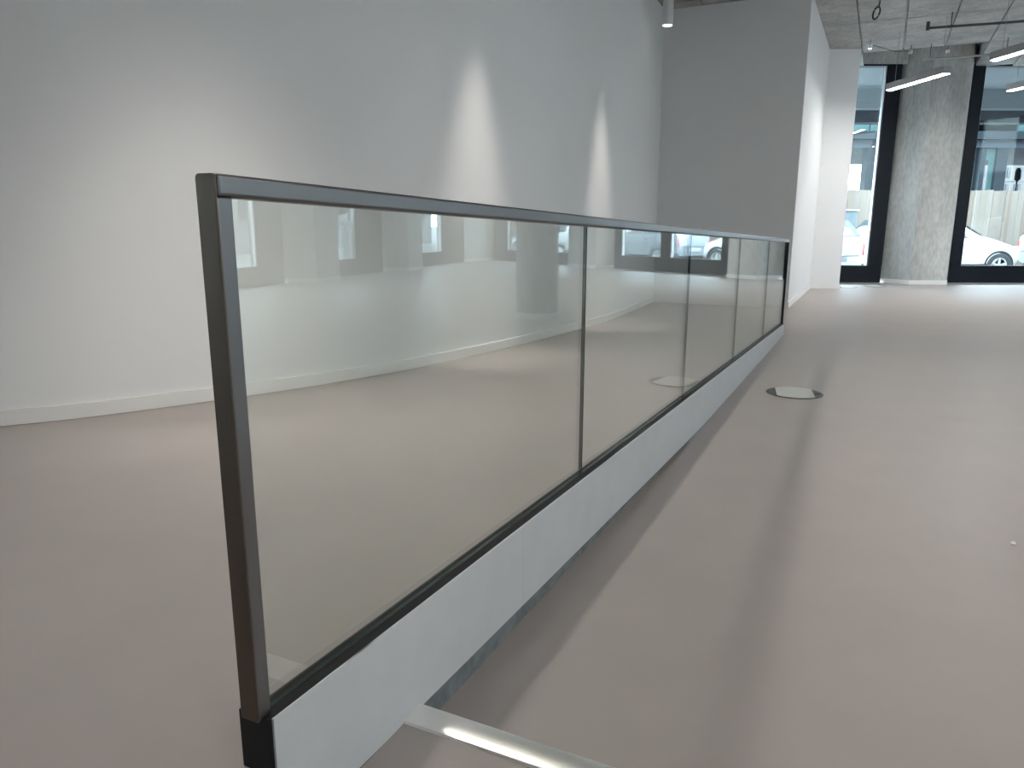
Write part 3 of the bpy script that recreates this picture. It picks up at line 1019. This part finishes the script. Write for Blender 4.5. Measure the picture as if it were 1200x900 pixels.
m_cargl = plain('car_glass', (.02, .026, .03), .15, spec=.15)
m_tail = plain('tail_light_red', (.55, .03, .04), .2)
m_lampgl = plain('head_light_glass', (.6, .65, .7), .1, spec=.8)
m_tyre = plain('tyre_rubber', (.045, .05, .055), .8)
m_rim = plain('alloy_rim', (.55, .57, .58), .35, .3)
m_plate = plain('number_plate', (.35, .38, .42), .5, var=.15, vscale=30)
m_white = plain('white_car_paint', (.80, .82, .82), .25, coat=.6)
m_silver = plain('silver_car_paint', (.28, .31, .34), .3, .3, coat=.6)
m_bluec = plain('pale_grey_car_paint', (.45, .47, .48), .3, .0, coat=.6)
ZG_keep = ZG
ZG = -.30
car('white hatchback seen from behind through the left window', 6.82 - 2.0, 19.18 - .87, m_white, math.radians(110))
car('white hatchback seen from the side through the right window', 9.15, 19.1, m_white)
car('silver grey hatchback parked ahead of the side-on white one, seen mirrored', 13.9, 19.1, m_silver)
car('pale grey hatchback parked farthest along the street, seen mirrored', 18.6, 19.1, m_bluec)

# timber hoarding
t = thing('timber_hoarding', 'pale timber board fence behind the parked white cars', 'fence', (10, 24, ZG))
x = 6.0
boards = {}
k = 0
for mi in range(4):
    boards[mi] = MB().box(0, .193, 0, .028, 0, 2.38).mesh('board', m_wood[mi])
while x < 34:
    o = bpy.data.objects.new('board', boards[random.randrange(4)])
    link(o, t, (x - 10, random.uniform(-.006, .006), random.uniform(-.02, .02) - .02))
    x += .198
for z in (.5, 1.7):
    part('rail', MB().box(6, 34, 24.03, 24.10, ZG + z, ZG + z + .1), m_wood[1], t)
# utility cabinet beside the fence and a bare twig
t = thing('utility_cabinet', 'pale blue-grey cabinet before the fence, above the white hatchback', 'cabinet', (9.75, 22.2, ZG))
part('body', MB().box(9.58, 9.99, 22.0, 22.35, ZG - .08, 1.40), plain('cabinet_grey', (.06, .076, .084), .5), t, bevel=.01)
part('roof', MB().box(9.55, 10.02, 21.97, 22.38, 1.40, 1.44), m_greyplast, t)

# building across the street, standing on dark columns
t = thing('office_building', 'dark glazed office building on columns beyond the fence', 'building', (18, 32, ZG))
part('upper_volume', MB().box(6, 45, 31, 44, 5.15, 9.0), m_darkfac, t)
part('soffit', MB().box(6, 45, 30.6, 44, 4.30, 4.60), m_darkfac, t)
part('ribbon_band', MB().box(6, 45, 30.9, 31.1, 4.0, 4.30), m_beam, t)
for x0, x1 in ((12.6, 14.2), (14.25, 16.3), (16.35, 18.3), (20.15, 23.0), (23.05, 26)):
    part('ribbon_window', MB().box(x0, x1, 31.0, 31.08, 4.62, 5.13), m_teal, t)
for x0, x1 in ((14.22, 14.55), (18.66, 18.98), (19.42, 19.86), (24.5, 25.0), (29, 29.5)):
    part('column', MB().box(x0, x1, 30.95, 31.4, ZG, 4.32), m_darkfac, t)
for x0, x1, z0, z1 in ((18.16, 18.40, ZG, 4.0), (18.42, 18.64, ZG, 4.0), (19.22, 19.42, ZG, 4.0), (18.98, 19.22, 3.55, 4.0), (16.0, 17.2, ZG, 4.0), (17.25, 18.1, ZG, 4.0)):
    part('glazing', MB().box(x0, x1, 31.1, 31.16, z0, z1), m_teal, t)

# pale building far away
t = thing('apartment_building', 'pale far building with rows of small windows beyond the street', 'building', (118, 171, ZG))
part('facade', MB().box(101, 150, 170, 184, ZG, 26), m_farwall, t)
for r_ in range(5):
    for c_ in range(14):
        x = 103.0 + 2.75 * c_
        z = 4.0 + 3.5 * r_
        for dx in (0, .85):
            wdw = part('window', MB().box(x + dx, x + dx + .62, 169.8, 170.02, z, z + 2.1), m_farwin, t)
    part('cornice', MB().box(101, 150, 169.8, 170, 3.2 + 3.5 * r_, 3.4 + 3.5 * r_), m_farwall, t)
t = thing('street_lamp', 'dark street lamp standing before the pale far building', 'street lamp', (26.3, 40, ZG))
part('post', MB().tube([(26.3, 40, ZG - .08), (26.3, 40, 3.2)], [.05, .035], 10), m_darkfac, t)
part('lantern', MB().lathe([(.05, 3.2), (.15, 3.3), (.13, 3.75), (.05, 3.85), (0, 3.9)], 12, (26.3, 40, 0)), m_darkfac, t)

# facade across the street seen through the side windows
t = thing('street_facade', 'grey street facade across from the side windows, seen mirrored', 'building', F2(4, 14, ZG))
part('wall', MB().f2box(-20, 22, 14, 15, ZG, 12), m_pave, t)
for k in range(10):
    part('window', MB().f2box(-16 + 3.6 * k, -14.2 + 3.6 * k, 13.95, 14.02, 1.2, 3.2), m_farwin, t)
t = thing('street_house', 'grey house farther along the side street, seen mirrored', 'building', F2(29, 14, ZG))
part('wall', MB().f2box(22.5, 35, 14, 15, ZG, 12), m_pave, t)
for k in range(4):
    part('window', MB().f2box(23.5 + 3 * k, 25 + 3 * k, 13.95, 14.02, 1.2, 3.2), m_farwin, t)
